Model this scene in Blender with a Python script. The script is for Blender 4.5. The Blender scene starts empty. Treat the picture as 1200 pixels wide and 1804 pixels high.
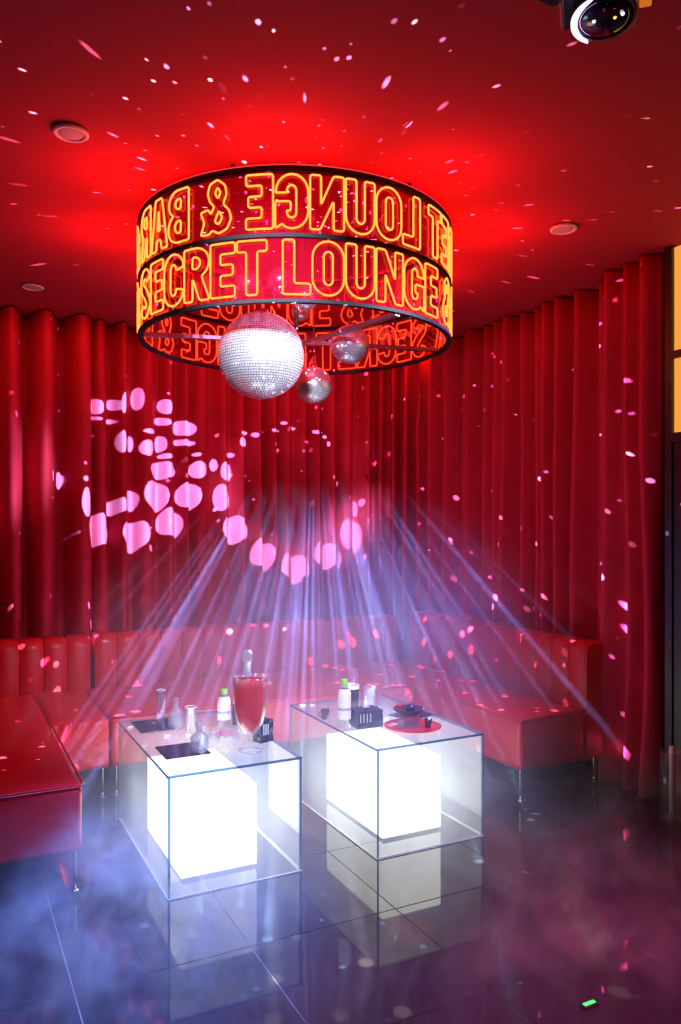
import bpy, bmesh, math, random
from mathutils import Vector, Matrix, noise
random.seed(7)
C = bpy.context.scene.collection
S = bpy.context.scene
PI = math.pi

# ------------------------------------------------------------------ camera
# x runs along the back curtain, y along the right-hand curtain, z up (metres)
cam_d = bpy.data.cameras.new('camera'); cam = bpy.data.objects.new('camera', cam_d); C.objects.link(cam)
cam.location = (0, 0, 1.51); cam.rotation_euler = (PI/2, 0, -math.radians(27))
cam_d.sensor_fit = 'VERTICAL'; cam_d.sensor_height = 36; cam_d.lens = 36*1375/1804
cam_d.shift_y = 23/1804; cam_d.clip_start = .02
S.camera = cam

# ------------------------------------------------------------------ world, exposure
S.view_settings.view_transform = 'Standard'; S.view_settings.look = 'None'
S.view_settings.gamma = 1; S.view_settings.use_curve_mapping = False
S.view_settings.exposure = 0.0
S.cycles.use_denoising = True
S.cycles.transparent_max_bounces = 24; S.cycles.max_bounces = 6
S.cycles.volume_step_rate = 1.2; S.cycles.sample_clamp_indirect = 4.0
W = bpy.data.worlds.new('club'); S.world = W; W.use_nodes = True
W.node_tree.nodes['Background'].inputs[0].default_value = (.46, .36, .62, 1)
W.node_tree.nodes['Background'].inputs[1].default_value = .035

def lamp(name, kind, loc, energy, color, radius=.05, aim=None, cone=60, blend=.3, size=None):
    d = bpy.data.lights.new(name, kind); d.energy = energy; d.color = color
    o = bpy.data.objects.new(name, d); C.objects.link(o); o.location = loc
    if kind == 'AREA':
        d.shape = 'RECTANGLE'; d.size, d.size_y = size
    else: d.shadow_soft_size = radius
    if kind == 'SPOT': d.spot_size = math.radians(cone); d.spot_blend = blend
    if aim: o.rotation_euler = (Vector(aim)-Vector(loc)).to_track_quat('-Z', 'Y').to_euler()
    return o

RING = Vector((1.598, 3.63)); RR = .77; RZ0, RZ1, RZ2 = 2.425, 2.697, 2.965
BALL = Vector((1.315, 3.393, 2.295))
SMALL = Vector((1.779, 3.807, 2.261))

# lamps added for the ring's neon spill, cove strips, added red and violet fills
for k in range(8):
    a = k*PI/4+.3
    p = Vector((RING.x+.93*math.cos(a), RING.y+.93*math.sin(a), 2.70))
    lamp('ring_spill_fill', 'AREA', p, 3.1, (1, .015, .018), aim=p+Vector((.25*math.cos(a), .25*math.sin(a), 1)), size=(.3, .3))  # floating area lamps added to redden the ceiling around the ring
lamp('ring_inner_glow', 'POINT', (RING.x, RING.y, 2.62), 9, (1, .03, .04), .1)
lamp('cove_strip_back', 'AREA', (1.2, 5.35, 2.96), 13, (1, .05, .02), aim=(1.2, 5.8, 1.2), size=(5.0, .05))
lamp('cove_strip_side', 'AREA', (3.1, 4.0, 2.96), 4, (1, .05, .02), aim=(3.55, 4.0, 1.2), size=(.05, 2.6))
lamp('red_fill_chaise', 'SPOT', (-.9, 1.2, 2.9), 26, (1, .015, .012), .15, aim=(.1, 3.6, .3), cone=60, blend=.9)  # unseen red spot added to brighten the chaise front
lamp('red_fill_right', 'SPOT', (1.8, -.3, 2.9), 5, (1, .015, .012), .15, aim=(3.2, 3.4, .8), cone=80, blend=.9)  # unseen red spot added to brighten the right-hand sofa
lamp('violet_floor_wash', 'SPOT', (1.3, .5, 2.9), 260, (.40, .26, 1.0), .12, aim=(1.5, 2.1, 0), cone=50, blend=.9)  # unseen lamp added to lift the floor smoke in violet
lamp('red_floor_fill', 'SPOT', (3.3, .9, 2.7), 500, (1, .02, .03), .1, aim=(2.1, 1.7, 0), cone=42, blend=1)  # unseen downward spot added for the red glow on the floor
# projector: cool violet-white beam on the mirror balls and the tables
PROJ = Vector((1.322, 1.291, 2.678))
lamp('projector_beam', 'SPOT', PROJ+Vector((-.02, .10, -.06)), 420, (.72, .70, 1.0), .07, aim=(1.5, 3.75, .9), cone=44, blend=.8)
lamp('blue_wash', 'SPOT', (.62, 2.45, 2.9), 1500, (.17, .30, 1.0), .12, aim=(.64, 2.8, .0), cone=34, blend=.8)  # unseen lamp put in to tint the floor smoke blue
lamp('violet_wash', 'SPOT', (2.3, 2.5, 2.9), 700, (.40, .28, 1.0), .12, aim=(1.9, 4.1, .3), cone=58, blend=.9)  # unseen lamp put in to tint the haze over the sofas violet

lamp('ball_fill', 'SPOT', (.2, 1.0, 2.85), 2300, (.80, .78, 1.0), .12, aim=(1.4, 3.4, 2.40), cone=16, blend=.5)  # unseen spot added to brighten the mirror balls
lamp('ball_fill', 'SPOT', (2.6, 1.2, 2.6), 1900, (.75, .72, 1.0), .12, aim=(1.42, 3.45, 2.30), cone=12, blend=.5)  # second unseen spot added for the balls, from the other side
# reflections thrown by the small mirror ball: a fan of thin beams
rb = random.Random(21)
for k in range(104):
    az = rb.uniform(0, 2*PI); el = math.radians(rb.uniform(4, 58))
    d = Vector((math.sin(el)*math.cos(az), math.sin(el)*math.sin(az), -math.cos(el)))
    if d.y < -.22: d.y = -d.y
    big = k > 62
    if big:
        az = math.radians(rb.uniform(-24, 62)); el = math.radians(rb.uniform(22, 60))
        d = Vector((math.sin(el)*math.cos(az), math.sin(el)*math.sin(az), -math.cos(el)))
    p = SMALL+d*.118
    lamp('mirror_beam', 'SPOT', p, rb.uniform(5000, 16000), (.42, .40, 1.0), .006, aim=p+d, cone=rb.uniform(.5, 1.1) if big else rb.uniform(.7, 1.6), blend=.5)

for fx, fy, pw in ((1.30, 2.36, 2600), (.985, 2.415, 1300), (.90, 2.22, 700), (1.09, 2.14, 600), (1.27, 2.07, 900), (1.95, 1.84, 700), (2.13, 2.07, 600), (.30, 2.6, 500)):
    v = Vector((fx, fy, 0)); d = (v-BALL).normalized()
    lamp('floor_fleck', 'SPOT', BALL+d*.22, pw, (1, .92, .62), .004, aim=v, cone=1.5, blend=.5)
# hundreds of small flecks thrown by the turning mirror balls
def fleck_light(name, loc, energy, color, scale, r):
    o = lamp(name, 'POINT', loc, energy, color, .004); d = o.data; d.use_nodes = True
    nt = d.node_tree; n = nt.nodes; em = n['Emission']
    tc = n.new('ShaderNodeTexCoord'); vo = n.new('ShaderNodeTexVoronoi'); vo.feature = 'F1'
    vo.inputs['Scale'].default_value = scale
    nt.links.new(tc.outputs['Normal'], vo.inputs['Vector'])
    lt = n.new('ShaderNodeMath'); lt.operation = 'LESS_THAN'; lt.inputs[1].default_value = r*scale
    nt.links.new(vo.outputs['Distance'], lt.inputs[0])
    rm = n.new('ShaderNodeSeparateColor'); nt.links.new(vo.outputs['Color'], rm.inputs[0])
    pw = n.new('ShaderNodeMath'); pw.operation = 'POWER'; pw.inputs[1].default_value = 2.2
    nt.links.new(rm.outputs[0], pw.inputs[0])
    mu = n.new('ShaderNodeMath'); mu.operation = 'MULTIPLY'
    nt.links.new(lt.outputs[0], mu.inputs[0]); nt.links.new(pw.outputs[0], mu.inputs[1])
    nt.links.new(mu.outputs[0], em.inputs['Strength'])
    return o
fleck_light('ball_flecks_upper', (1.62, 3.56, 2.60), 13000, (.4, .75, 1), 15.3, .0075)
fleck_light('ball_flecks_lower', (1.40, 3.30, 2.03), 5000, (.3, .45, 1), 19.7, .0045)
fleck_light('ball_flecks_front', (1.25, 3.10, 2.25), 5000, (.5, .75, 1), 14.3, .006)

# petals: the big ball's reflection patches on the back curtain.  (x, z, half width, half height) on the curtain plane
PY = 5.70
PETALS = [(1.006,2.348,0.053,0.058),(1.145,2.368,0.041,0.042),(1.186,2.392,0.021,0.085),(1.302,2.422,0.034,0.089),(1.496,2.382,0.055,0.06),(1.002,2.269,0.041,0.014),(1.124,2.255,0.038,0.017),(1.474,2.276,0.066,0.031),(1.628,2.238,0.104,0.061),(1.628,2.137,0.095,0.026),(1.176,2.117,0.031,0.089),(1.26,2.111,0.029,0.063),(1.377,2.202,0.06,0.021),(1.355,2.083,0.06,0.064),(1.463,2.12,0.044,0.065),(1.496,2.035,0.055,0.022),(1.474,1.937,0.114,0.07),(1.729,1.946,0.073,0.071),(1.718,2.056,0.036,0.017),(1.848,1.99,0.033,0.049),(1.972,2.066,0.038,0.018),(1.937,1.942,0.047,0.078),(1.42,1.757,0.109,0.118),(1.662,1.762,0.104,0.105),(1.26,1.728,0.05,0.081),(1.155,1.674,0.071,0.059),(0.902,1.671,0.048,0.119),(0.803,1.853,0.032,0.062),(0.716,1.871,0.012,0.041),(0.892,1.835,0.024,0.021),(1.022,1.506,0.111,0.125),(1.27,1.478,0.115,0.115),(1.529,1.57,0.106,0.113),(1.902,1.751,0.07,0.112),(2.007,1.521,0.11,0.117),(2.224,1.315,0.123,0.119),(2.485,1.232,0.134,0.117),(2.762,1.303,0.134,0.114),(2.966,1.473,0.121,0.136),(2.988,1.686,0.033,0.068),(3.068,1.724,0.055,0.034),(2.067,2.161,0.028,0.041),(2.163,2.216,0.039,0.022),(2.079,2.229,0.028,0.016),(2.392,2.32,0.035,0.014),(2.322,2.259,0.03,0.014),(2.46,2.285,0.025,0.012),(2.665,2.266,0.047,0.016),(2.731,2.234,0.026,0.016),(2.77,2.179,0.022,0.024)]
def petal_light():
    src = Vector((1.33, 3.46, 2.055)); tgt = Vector((1.85, PY, 1.85))
    o = lamp('petal_beam', 'SPOT', src, 4800, (.185, .70, 1.0), .004, aim=tgt, cone=76, blend=.05)
    q = o.rotation_euler.to_matrix().transposed(); d = o.data; d.use_nodes = True
    nt = d.node_tree; n = nt.nodes; em = n['Emission']
    tc = n.new('ShaderNodeTexCoord'); sp = n.new('ShaderNodeSeparateXYZ'); nt.links.new(tc.outputs['Normal'], sp.inputs[0])
    def m(op, a, b):
        x = n.new('ShaderNodeMath'); x.operation = op
        for i, v in ((0, a), (1, b)):
            if isinstance(v, (int, float)): x.inputs[i].default_value = v
            else: nt.links.new(v, x.inputs[i])
        return x.outputs[0]
    cb = n.new('ShaderNodeCombineXYZ')
    nt.links.new(m('DIVIDE', sp.outputs[0], sp.outputs[2]), cb.inputs[0])
    nt.links.new(m('DIVIDE', sp.outputs[1], sp.outputs[2]), cb.inputs[1])
    tot = None
    for (x, z, rx, rz) in PETALS:
        def uv(px, pz):
            v = q @ (Vector((px, PY, pz))-src); return Vector((v.x/v.z, v.y/v.z, 0))
        c0 = uv(x, z); ex = uv(x+rx, z)-c0; ez = uv(x, z+rz)-c0
        mp = n.new('ShaderNodeMapping'); mp.vector_type = 'TEXTURE'
        mp.inputs['Location'].default_value = c0
        mp.inputs['Rotation'].default_value = (0, 0, math.atan2(ex.y, ex.x))
        mp.inputs['Scale'].default_value = (ex.length*.88, ez.length*.88, 1)
        nt.links.new(cb.outputs[0], mp.inputs[0])
        ln = n.new('ShaderNodeVectorMath'); ln.operation = 'LENGTH'; nt.links.new(mp.outputs[0], ln.inputs[0])
        s = m('LESS_THAN', ln.outputs['Value'], 1.0)
        tot = s if tot is None else m('MAXIMUM', tot, s)
    nt.links.new(tot, em.inputs['Strength'])
petal_light()

# ------------------------------------------------------------------ materials
def mat(name, base=(.5, .5, .5), rough=.5, metal=0, spec=.5, emit=None, es=0, sheen=0, coat=0, bump=None, var=None, trans=0, alpha=None):
    m = bpy.data.materials.new(name); m.use_nodes = True; nt = m.node_tree; b = nt.nodes['Principled BSDF']
    b.inputs['Base Color'].default_value = (*base, 1); b.inputs['Roughness'].default_value = rough
    b.inputs['Metallic'].default_value = metal; b.inputs['Specular IOR Level'].default_value = spec
    if emit: b.inputs['Emission Color'].default_value = (*emit, 1); b.inputs['Emission Strength'].default_value = es
    if sheen: b.inputs['Sheen Weight'].default_value = sheen; b.inputs['Sheen Tint'].default_value = (1, .2, .2, 1)
    if coat: b.inputs['Coat Weight'].default_value = coat
    tc = nt.nodes.new('ShaderNodeTexCoord')
    if var:
        sc, amt = var
        nz = nt.nodes.new('ShaderNodeTexNoise'); nz.inputs['Scale'].default_value = sc; nz.inputs['Detail'].default_value = 4
        nt.links.new(tc.outputs['Object'], nz.inputs['Vector'])
        mx = nt.nodes.new('ShaderNodeMix'); mx.data_type = 'RGBA'
        mx.inputs[6].default_value = (*[c*(1-amt) for c in base], 1); mx.inputs[7].default_value = (*[min(1, c*(1+amt)) for c in base], 1)
        nt.links.new(nz.outputs['Fac'], mx.inputs[0]); nt.links.new(mx.outputs[2], b.inputs['Base Color'])
    if bump:
        sc, st = bump
        nz = nt.nodes.new('ShaderNodeTexNoise'); nz.inputs['Scale'].default_value = sc; nz.inputs['Detail'].default_value = 5
        nt.links.new(tc.outputs['Object'], nz.inputs['Vector'])
        bp = nt.nodes.new('ShaderNodeBump'); bp.inputs['Strength'].default_value = st; bp.inputs['Distance'].default_value = .01
        nt.links.new(nz.outputs['Fac'], bp.inputs['Height']); nt.links.new(bp.outputs[0], b.inputs['Normal'])
    return m

def clear(name, tint=(.96, .98, .98), ior=1.49, rough=.0, diffuse=None, dfac=0):
    # thin clear sheet: Fresnel mirror over a straight-through tint (same answer on both faces)
    m = bpy.data.materials.new(name); m.use_nodes = True; nt = m.node_tree; n = nt.nodes; n.clear()
    out = n.new('ShaderNodeOutputMaterial'); t = n.new('ShaderNodeBsdfTransparent'); t.inputs[0].default_value = (*tint, 1)
    g = n.new('ShaderNodeBsdfGlossy'); g.inputs['Roughness'].default_value = rough
    geo = n.new('ShaderNodeNewGeometry'); mr = n.new('ShaderNodeMapRange')
    mr.inputs['To Min'].default_value = ior; mr.inputs['To Max'].default_value = 1/ior
    nt.links.new(geo.outputs['Backfacing'], mr.inputs['Value'])
    fr = n.new('ShaderNodeFresnel'); nt.links.new(mr.outputs[0], fr.inputs['IOR'])
    mx = n.new('ShaderNodeMixShader'); nt.links.new(fr.outputs[0], mx.inputs[0])
    last = t.outputs[0]
    if diffuse:
        df = n.new('ShaderNodeBsdfTranslucent'); df.inputs[0].default_value = (*diffuse, 1)
        d2 = n.new('ShaderNodeBsdfDiffuse'); d2.inputs[0].default_value = (*diffuse, 1)
        a = n.new('ShaderNodeMixShader'); nt.links.new(df.outputs[0], a.inputs[1]); nt.links.new(d2.outputs[0], a.inputs[2])
        m2 = n.new('ShaderNodeMixShader'); m2.inputs[0].default_value = dfac
        nt.links.new(last, m2.inputs[1]); nt.links.new(a.outputs[0], m2.inputs[2]); last = m2.outputs[0]
    nt.links.new(last, mx.inputs[1]); nt.links.new(g.outputs[0], mx.inputs[2]); nt.links.new(mx.outputs[0], out.inputs[0])
    return m

def glow(name, col, st):
    m = bpy.data.materials.new(name); m.use_nodes = True; nt = m.node_tree; n = nt.nodes; n.clear()
    out = n.new('ShaderNodeOutputMaterial'); e = n.new('ShaderNodeEmission')
    e.inputs[0].default_value = (*col, 1); e.inputs[1].default_value = st; nt.links.new(e.outputs[0], out.inputs[0])
    return m

M = dict(
    velvet=mat('red_velvet', (.56, .035, .08), .9, sheen=.03, spec=.08, bump=(160, .15), var=(6, .12)),
    leather=mat('red_leather', (.60, .012, .02), .33, spec=.5, bump=(55, .25), var=(5, .08)),
    ceiling=mat('ceiling_paint', (.42, .03, .045), .8, spec=.2, bump=(30, .08)),
    wall=mat('wall_paint', (.10, .01, .012), .8),
    tile=mat('floor_tile', (.020, .018, .026), .035, spec=.5, var=(3, .3)),
    grout=mat('tile_joint', (.30, .26, .28), .6),
    black=mat('black_metal', (.015, .015, .018), .35, spec=.5),
    matte=mat('matte_black', (.012, .012, .014), .75, spec=.2),
    steel=mat('bar_steel', (.30, .30, .34), .3, metal=.9),
    chrome=mat('chrome', (.85, .85, .88), .12, metal=1),
    mirror=mat('mirror_tile', (.95, .95, .97), .24, metal=.8),
    ballcore=mat('ball_core', (.10, .10, .12), .5),
    neon=glow('neon_tube', (1.0, .125, .018), 5.0),
    panel=clear('red_tinted_panel', (.78, .42, .54), 1.5, .02, (.80, .015, .06), .11),
    acrylic=clear('clear_acrylic', (.965, .98, .98), 1.49, .0, (.86, .93, 1.0), .15),
    edge=clear('acrylic_edge', (.10, .22, .36), 1.49, .1, (.10, .2, .33), .5),
    edgelow=mat('bright_foot_edge', (.75, .82, .85), .2),  # pale colour stands for light caught at the floor edge
    cube=glow('light_cube_skin', (.93, .97, 1.0), 6.0),
    plastic_black=mat('black_plastic', (.012, .012, .016), .3),
    lens=mat('dark_lens', (.01, .008, .015), .05, coat=1),
    glowband=glow('red_glow_band', (1, .015, .012), 3.0),
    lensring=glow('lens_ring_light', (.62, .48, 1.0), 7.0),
    rimred=mat('lens_rim', (.35, .08, .09), .3),
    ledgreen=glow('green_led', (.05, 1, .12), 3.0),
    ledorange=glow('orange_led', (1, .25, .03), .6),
    glintamber=glow('amber_glint', (1, .45, .1), 2.0),
    white=mat('white_plastic', (.85, .84, .84), .4),
    grille=mat('speaker_grille', (.62, .58, .58), .6, bump=(400, .5)),
    orange=glow('lit_window_pane', (1.0, .36, .055), 1.0),
    glass=clear('clear_glass', (.97, .98, .985), 1.5, .0, (.9, .95, 1), .05),
    icy=clear('cloudy_glass', (.90, .92, .94), 1.5, .05, (.95, .95, 1.0), .20),
    drink=clear('red_drink', (.93, .10, .16), 1.33, .02, (.9, .06, .14), .55),
    label=mat('white_label', (.82, .82, .80), .5, var=(60, .12)),
    green=mat('green_cap', (.22, .75, .04), .35),
    darkmat=mat('black_card', (.022, .022, .045), .12),
    tissue=mat('white_tissue', (.85, .84, .86), .8),
    blackfoil=mat('black_carton', (.015, .02, .05), .25, bump=(35, .5)),
    cream=mat('cream_napkin', (.85, .76, .55), .7),
    dkred=mat('red_plate', (.55, .015, .035), .15),
    dkbowl=mat('dark_bowl', (.05, .02, .05), .12),
    juice=mat('orange_card', (.85, .35, .08), .5),
    grey=mat('grey_label_print', (.42, .44, .44), .5),
    purple=clear('smoky_glass', (.30, .2, .35), 1.5),
)

# ------------------------------------------------------------------ mesh helpers
def obj(name, bm, m, parent=None, smooth=False, bevel=0):
    me = bpy.data.meshes.new(name); bm.normal_update(); bm.to_mesh(me); bm.free()
    for x in (m if isinstance(m, (list, tuple)) else [m]): me.materials.append(x)
    if smooth:
        for p in me.polygons: p.use_smooth = True
    o = bpy.data.objects.new(name, me); C.objects.link(o)
    if parent: o.parent = parent
    if bevel:
        b = o.modifiers.new('bevel', 'BEVEL'); b.width = bevel; b.segments = 3; b.limit_method = 'ANGLE'
        for p in me.polygons: p.use_smooth = True
        me.set_sharp_from_angle(angle=math.radians(50)) if not smooth else None
    return o
def tag(o, label, cat, group=None, kind=None):
    o['label'] = label; o['category'] = cat
    if group: o['group'] = group
    if kind: o['kind'] = kind
    return o
def thing(name, label, cat, loc, rz=0, group=None):
    o = bpy.data.objects.new(name, None); C.objects.link(o); o.empty_display_size = .05
    o.location = loc; o.rotation_euler = (0, 0, rz); return tag(o, label, cat, group)
def struct(name, bm, m, parent=None, **k):
    o = obj(name, bm, m, parent, **k)
    if not parent: o['kind'] = 'structure'
    return o
def share(src, name, parent, loc, rot=None, scale=None):
    o = src.copy(); o.name = name; C.objects.link(o); o.parent = parent; o.location = loc
    if rot: o.rotation_euler = rot
    if scale: o.scale = scale
    return o
def box(bm, x0, y0, z0, x1, y1, z1):
    v = [bm.verts.new(p) for p in ((x0,y0,z0),(x1,y0,z0),(x1,y1,z0),(x0,y1,z0),(x0,y0,z1),(x1,y0,z1),(x1,y1,z1),(x0,y1,z1))]
    fs = [bm.faces.new([v[i] for i in f]) for f in ((0,3,2,1),(4,5,6,7),(0,1,5,4),(1,2,6,5),(2,3,7,6),(3,0,4,7))]
    return fs
def B(*a): bm = bmesh.new(); box(bm, *a); return bm
def lathe(prof, seg=28, bm=None, off=(0,0,0), caps=False):
    bm = bm or bmesh.new(); rings = []
    for r, z in prof:
        if r < 1e-5: rings.append([bm.verts.new((off[0], off[1], z+off[2]))])
        else: rings.append([bm.verts.new((off[0]+r*math.cos(2*PI*k/seg), off[1]+r*math.sin(2*PI*k/seg), z+off[2])) for k in range(seg)])
    for a, b in zip(rings, rings[1:]):
        for k in range(seg):
            j = (k+1) % seg
            if len(a) == 1 and len(b) == 1: continue
            if len(a) == 1: bm.faces.new((a[0], b[j], b[k]))
            elif len(b) == 1: bm.faces.new((a[k], a[j], b[0]))
            else: bm.faces.new((a[k], a[j], b[j], b[k]))
    return bm
def tube(pts, r, seg=6, closed=False, bm=None):
    bm = bm or bmesh.new(); pts = [Vector(p) for p in pts]; n = len(pts); rings = []; up = Vector((0, 0, 1))
    prev = None
    for i, p in enumerate(pts):
        a = pts[(i-1) % n] if closed or i > 0 else p; b = pts[(i+1) % n] if closed or i < n-1 else p
        t = (b-a).normalized()
        u = prev if prev is not None else (Vector((1,0,0)) if abs(t.z) > .9 else up)
        u = (u-t*u.dot(t)); u = u.normalized() if u.length > 1e-6 else t.orthogonal().normalized()
        prev = u; w = t.cross(u)
        rings.append([bm.verts.new(p+r*(math.cos(2*PI*k/seg)*u+math.sin(2*PI*k/seg)*w)) for k in range(seg)])
    for i in range(n if closed else n-1):
        a, b = rings[i], rings[(i+1) % n]; off = 0
        if closed and i == n-1:
            off = min(range(seg), key=lambda s: (a[0].co-b[s].co).length)
        for k in range(seg): bm.faces.new((a[k], a[(k+1) % seg], b[(k+1+off) % seg], b[(k+off) % seg]))
    if not closed: bm.faces.new(rings[0][::-1]); bm.faces.new(rings[-1])
    return bm

# ------------------------------------------------------------------ room shell
struct('ceiling', B(-3.0, -1.5, 3.0, 5.2, 6.3, 3.1), M['ceiling'])
struct('wall_back', B(-3.0, 6.08, 0, 5.2, 6.2, 3.0), M['wall'])
struct('wall_right', B(3.80, 3.0, 0, 3.92, 6.08, 3.0), M['wall'])
fl = struct('floor', B(-3.0, -1.5, -.08, 5.2, 6.2, -.004), M['grout'])
proto_tile = None
for i in range(-4, 7):
    for j in range(-4, 8):
        x = .378+.6048*i; y = .22+.6048*j
        if x > 4.6 or y+.6 > 6.2: continue
        if proto_tile is None:
            proto_tile = obj('floor_tile', B(.0025, .0025, -.02, .6023, .6023, 0), M['tile'], fl); proto_tile.location = (x, y, 0)
        else: share(proto_tile, 'floor_tile', fl, (x, y, random.uniform(-.0008, .0)))

# window beside the curtain end: black frame, panes lit amber
w = struct('window_1', B(3.455, 2.90, 0, 3.54, 2.945, 3.0), M['black'])
obj('transom', B(3.455, .6, 2.395, 3.52, 2.90, 2.435), M['black'], w)
obj('lower_rail', B(3.455, .6, 1.95, 3.52, 2.90, 2.0), M['black'], w)
obj('pane', B(3.475, .6, 2.435, 3.487, 2.90, 2.99), M['orange'], w)
obj('pane', B(3.475, .6, 2.0, 3.487, 2.90, 2.395), M['orange'], w)
obj('lower_panel', B(3.465, .6, 0, 3.50, 2.90, 1.95), M['black'], w)

# ------------------------------------------------------------------ curtains
def curtain(name, path, seed, label, amp=.055, wmin=.13, wmax=.24, bottom=.02, edge=None, top=2.985, fold_z=.5):
    rnd = random.Random(seed)
    # arc-length table
    P = [Vector((p[0], p[1], 0)) for p in path]; L = [0]
    for a, b in zip(P, P[1:]): L.append(L[-1]+(b-a).length)
    tot = L[-1]
    def at(s):
        s = max(0, min(tot, s))
        for i in range(len(P)-1):
            if s <= L[i+1]+1e-9:
                f = (s-L[i])/(L[i+1]-L[i]); t = (P[i+1]-P[i]).normalized()
                return P[i].lerp(P[i+1], f), Vector((t.y, -t.x, 0))
    folds = []; s = 0
    while s < tot:
        wd = rnd.uniform(wmin, wmax); folds.append((s, wd, rnd.uniform(.65, 1.25), rnd.uniform(-.35, .35), rnd.uniform(-.03, .03))); s += wd
    sc = tot/s; NS = 10; NZ = 14
    bm = bmesh.new(); grid = []
    cols = []
    for (s0, wd, am, sk, dr) in folds:
        for k in range(NS):
            cols.append((s0*sc, wd*sc, k/NS, am, sk, dr))
    cols.append((folds[-1][0]*sc, folds[-1][1]*sc, 1, 1, 0, 0))
    for iz in range(NZ+1):
        f = iz/NZ; z = bottom+(top-bottom)*f; row = []
        for (s0, wd, t, am, sk, dr) in cols:
            tt = t+sk*.5*math.sin(2*PI*t)*.3
            prof = abs(math.sin(PI*tt))**1.8
            open_ = .9+.2*(1-f)**1.2
            sway = dr*(1-f)*math.sin(PI*t)*1.2
            s = s0+wd*t+sway
            if edge: s = s*edge(z)
            p, nrm = at(s)
            dd = amp*am*open_*prof + .012*math.sin(z*3+s0*9)*(1-f)
            row.append(bm.verts.new((p.x+nrm.x*dd, p.y+nrm.y*dd, z)))
        grid.append(row)
    for a, b in zip(grid, grid[1:]):
        for k in range(len(a)-1): bm.faces.new((a[k], a[k+1], b[k+1], b[k]))
    o = obj(name, bm, M['velvet'], None, smooth=True)
    so = o.modifiers.new('cloth', 'SOLIDIFY'); so.thickness = .004
    return tag(o, label, 'curtain', 'red velvet curtains')
curtain('velvet_curtain', [(-2.2, 5.98), (1.0, 5.98)], 3, 'long red velvet curtain above the left-hand sofa, in deep dark folds', amp=.26, wmin=.14, wmax=.26)
arc = [(3.73-.75+.75*math.sin(a), 5.98-.75+.75*math.cos(a)) for a in [i*PI/2/8 for i in range(9)]]
curtain('velvet_curtain', [(.93, 5.98)]+arc+[(3.73, 4.9)], 5, 'red velvet curtain in the rounded room corner, behind the hanging ring lamp', amp=.19, wmin=.10, wmax=.20)
curtain('velvet_curtain', [(3.73, 4.88), (3.73, 3.42)], 8, 'red velvet curtain hanging beside the right-hand sofa', amp=.20, wmin=.12, wmax=.22)
def edge_fn(z): return 1.0+.10*math.sin(PI*min(1, max(0, (z-.0)/2.0)))*(1 if z < 2 else 0)
curtain('velvet_curtain', [(3.54, 3.42), (3.50, 2.99)], 12, 'end drape of red velvet reaching the floor next to the amber window', amp=.10, wmin=.17, wmax=.2, edge=edge_fn)

# ------------------------------------------------------------------ sofas
def leg_bm(h=.16, dx=.0):
    bm = tube([(dx*3, 0, h+.05), (dx*1.2, 0, h), (dx*.4, 0, h-.03), (0, 0, h-.07), (0, 0, 0)], .008, 8)
    lathe([(0, 0), (.016, 0), (.016, .006), (0, .006)], 12, bm)
    return bm
leg_src = [None]
def leg(parent, x, y):
    if leg_src[0] is None:
        leg_src[0] = obj('leg', leg_bm(), M['chrome'], parent, smooth=True); leg_src[0].location = (x, y, 0)
    else: share(leg_src[0], 'leg', parent, (x, y, 0))
ch_src = {}
def channels(parent, p0, p1, z0, z1, wd, th):
    # upright stitched channels from p0 to p1; they bulge to the right of the travel direction
    a = Vector(p0); b = Vector(p1); n = max(1, round((b-a).length/wd)); w = (b-a).length/n; t = (b-a).normalized()
    ang = math.atan2(t.y, t.x)
    key = round(w, 4)
    for k in range(n):
        p = a+t*w*k
        if key not in ch_src:
            bm = bmesh.new(); nx = 6; rows = []
            prof = [(0, z0), (.0, z1-.05), (.012, z1-.015), (.05, z1), (th-.03, z1), (th, z1-.03), (th, z0)]
            for i in range(nx+1):
                f = i/nx; bul = .022*(1-abs(2*f-1)**3)
                rows.append([bm.verts.new((.002+f*(w-.004), d+(.022-bul if q < 4 else 0), z+(bul*.5 if 2 <= q <= 4 else 0))) for q, (d, z) in enumerate(prof)])
            for r0, r1 in zip(rows, rows[1:]):
                for q in range(len(prof)-1): bm.faces.new((r0[q], r1[q], r1[q+1], r0[q+1]))
                bm.faces.new((r0[-1], r1[-1], r1[0], r0[0]))
            bm.faces.new(rows[0]); bm.faces.new(rows[-1][::-1])
            bmesh.ops.recalc_face_normals(bm, faces=bm.faces)
            o = obj('back_panel', bm, M['leather'], parent, smooth=False)
            for pl in o.data.polygons: pl.use_smooth = True
            o.data.set_sharp_from_angle(angle=math.radians(55))
            o.location = (p.x, p.y, 0); o.rotation_euler = (0, 0, ang); ch_src[key] = o
        else: share(ch_src[key], 'back_panel', parent, (p.x, p.y, 0), (0, 0, ang))
def pad(x0, y0, x1, y1, z0=.17, z1=.44, crease=None):
    # upholstered block with soft crown and pulled creases near its corners
    bm = bmesh.new(); box(bm, x0, y0, z0, x1, y1, z1)
    bmesh.ops.subdivide_edges(bm, edges=bm.edges[:], cuts=14, use_grid_fill=True)
    cx, cy = (x0+x1)/2, (y0+y1)/2
    for v in bm.verts:
        fx = (v.co.x-cx)/((x1-x0)/2); fy = (v.co.y-cy)/((y1-y0)/2); fz = (v.co.z-z0)/(z1-z0)
        v.co.z += .018*(1-fx**4)*(1-fy**4)*(1 if fz > .99 else 0)
        nz = noise.noise(v.co*4)
        if abs(fy) > .99: v.co.y += math.copysign(.012*(1-abs(2*fz-1)**2)*(1-fx**4)+.005*nz, fy)
        if abs(fx) > .99: v.co.x += math.copysign(.012*(1-abs(2*fz-1)**2)*(1-fy**4)+.005*nz, fx)
    return bm
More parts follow.
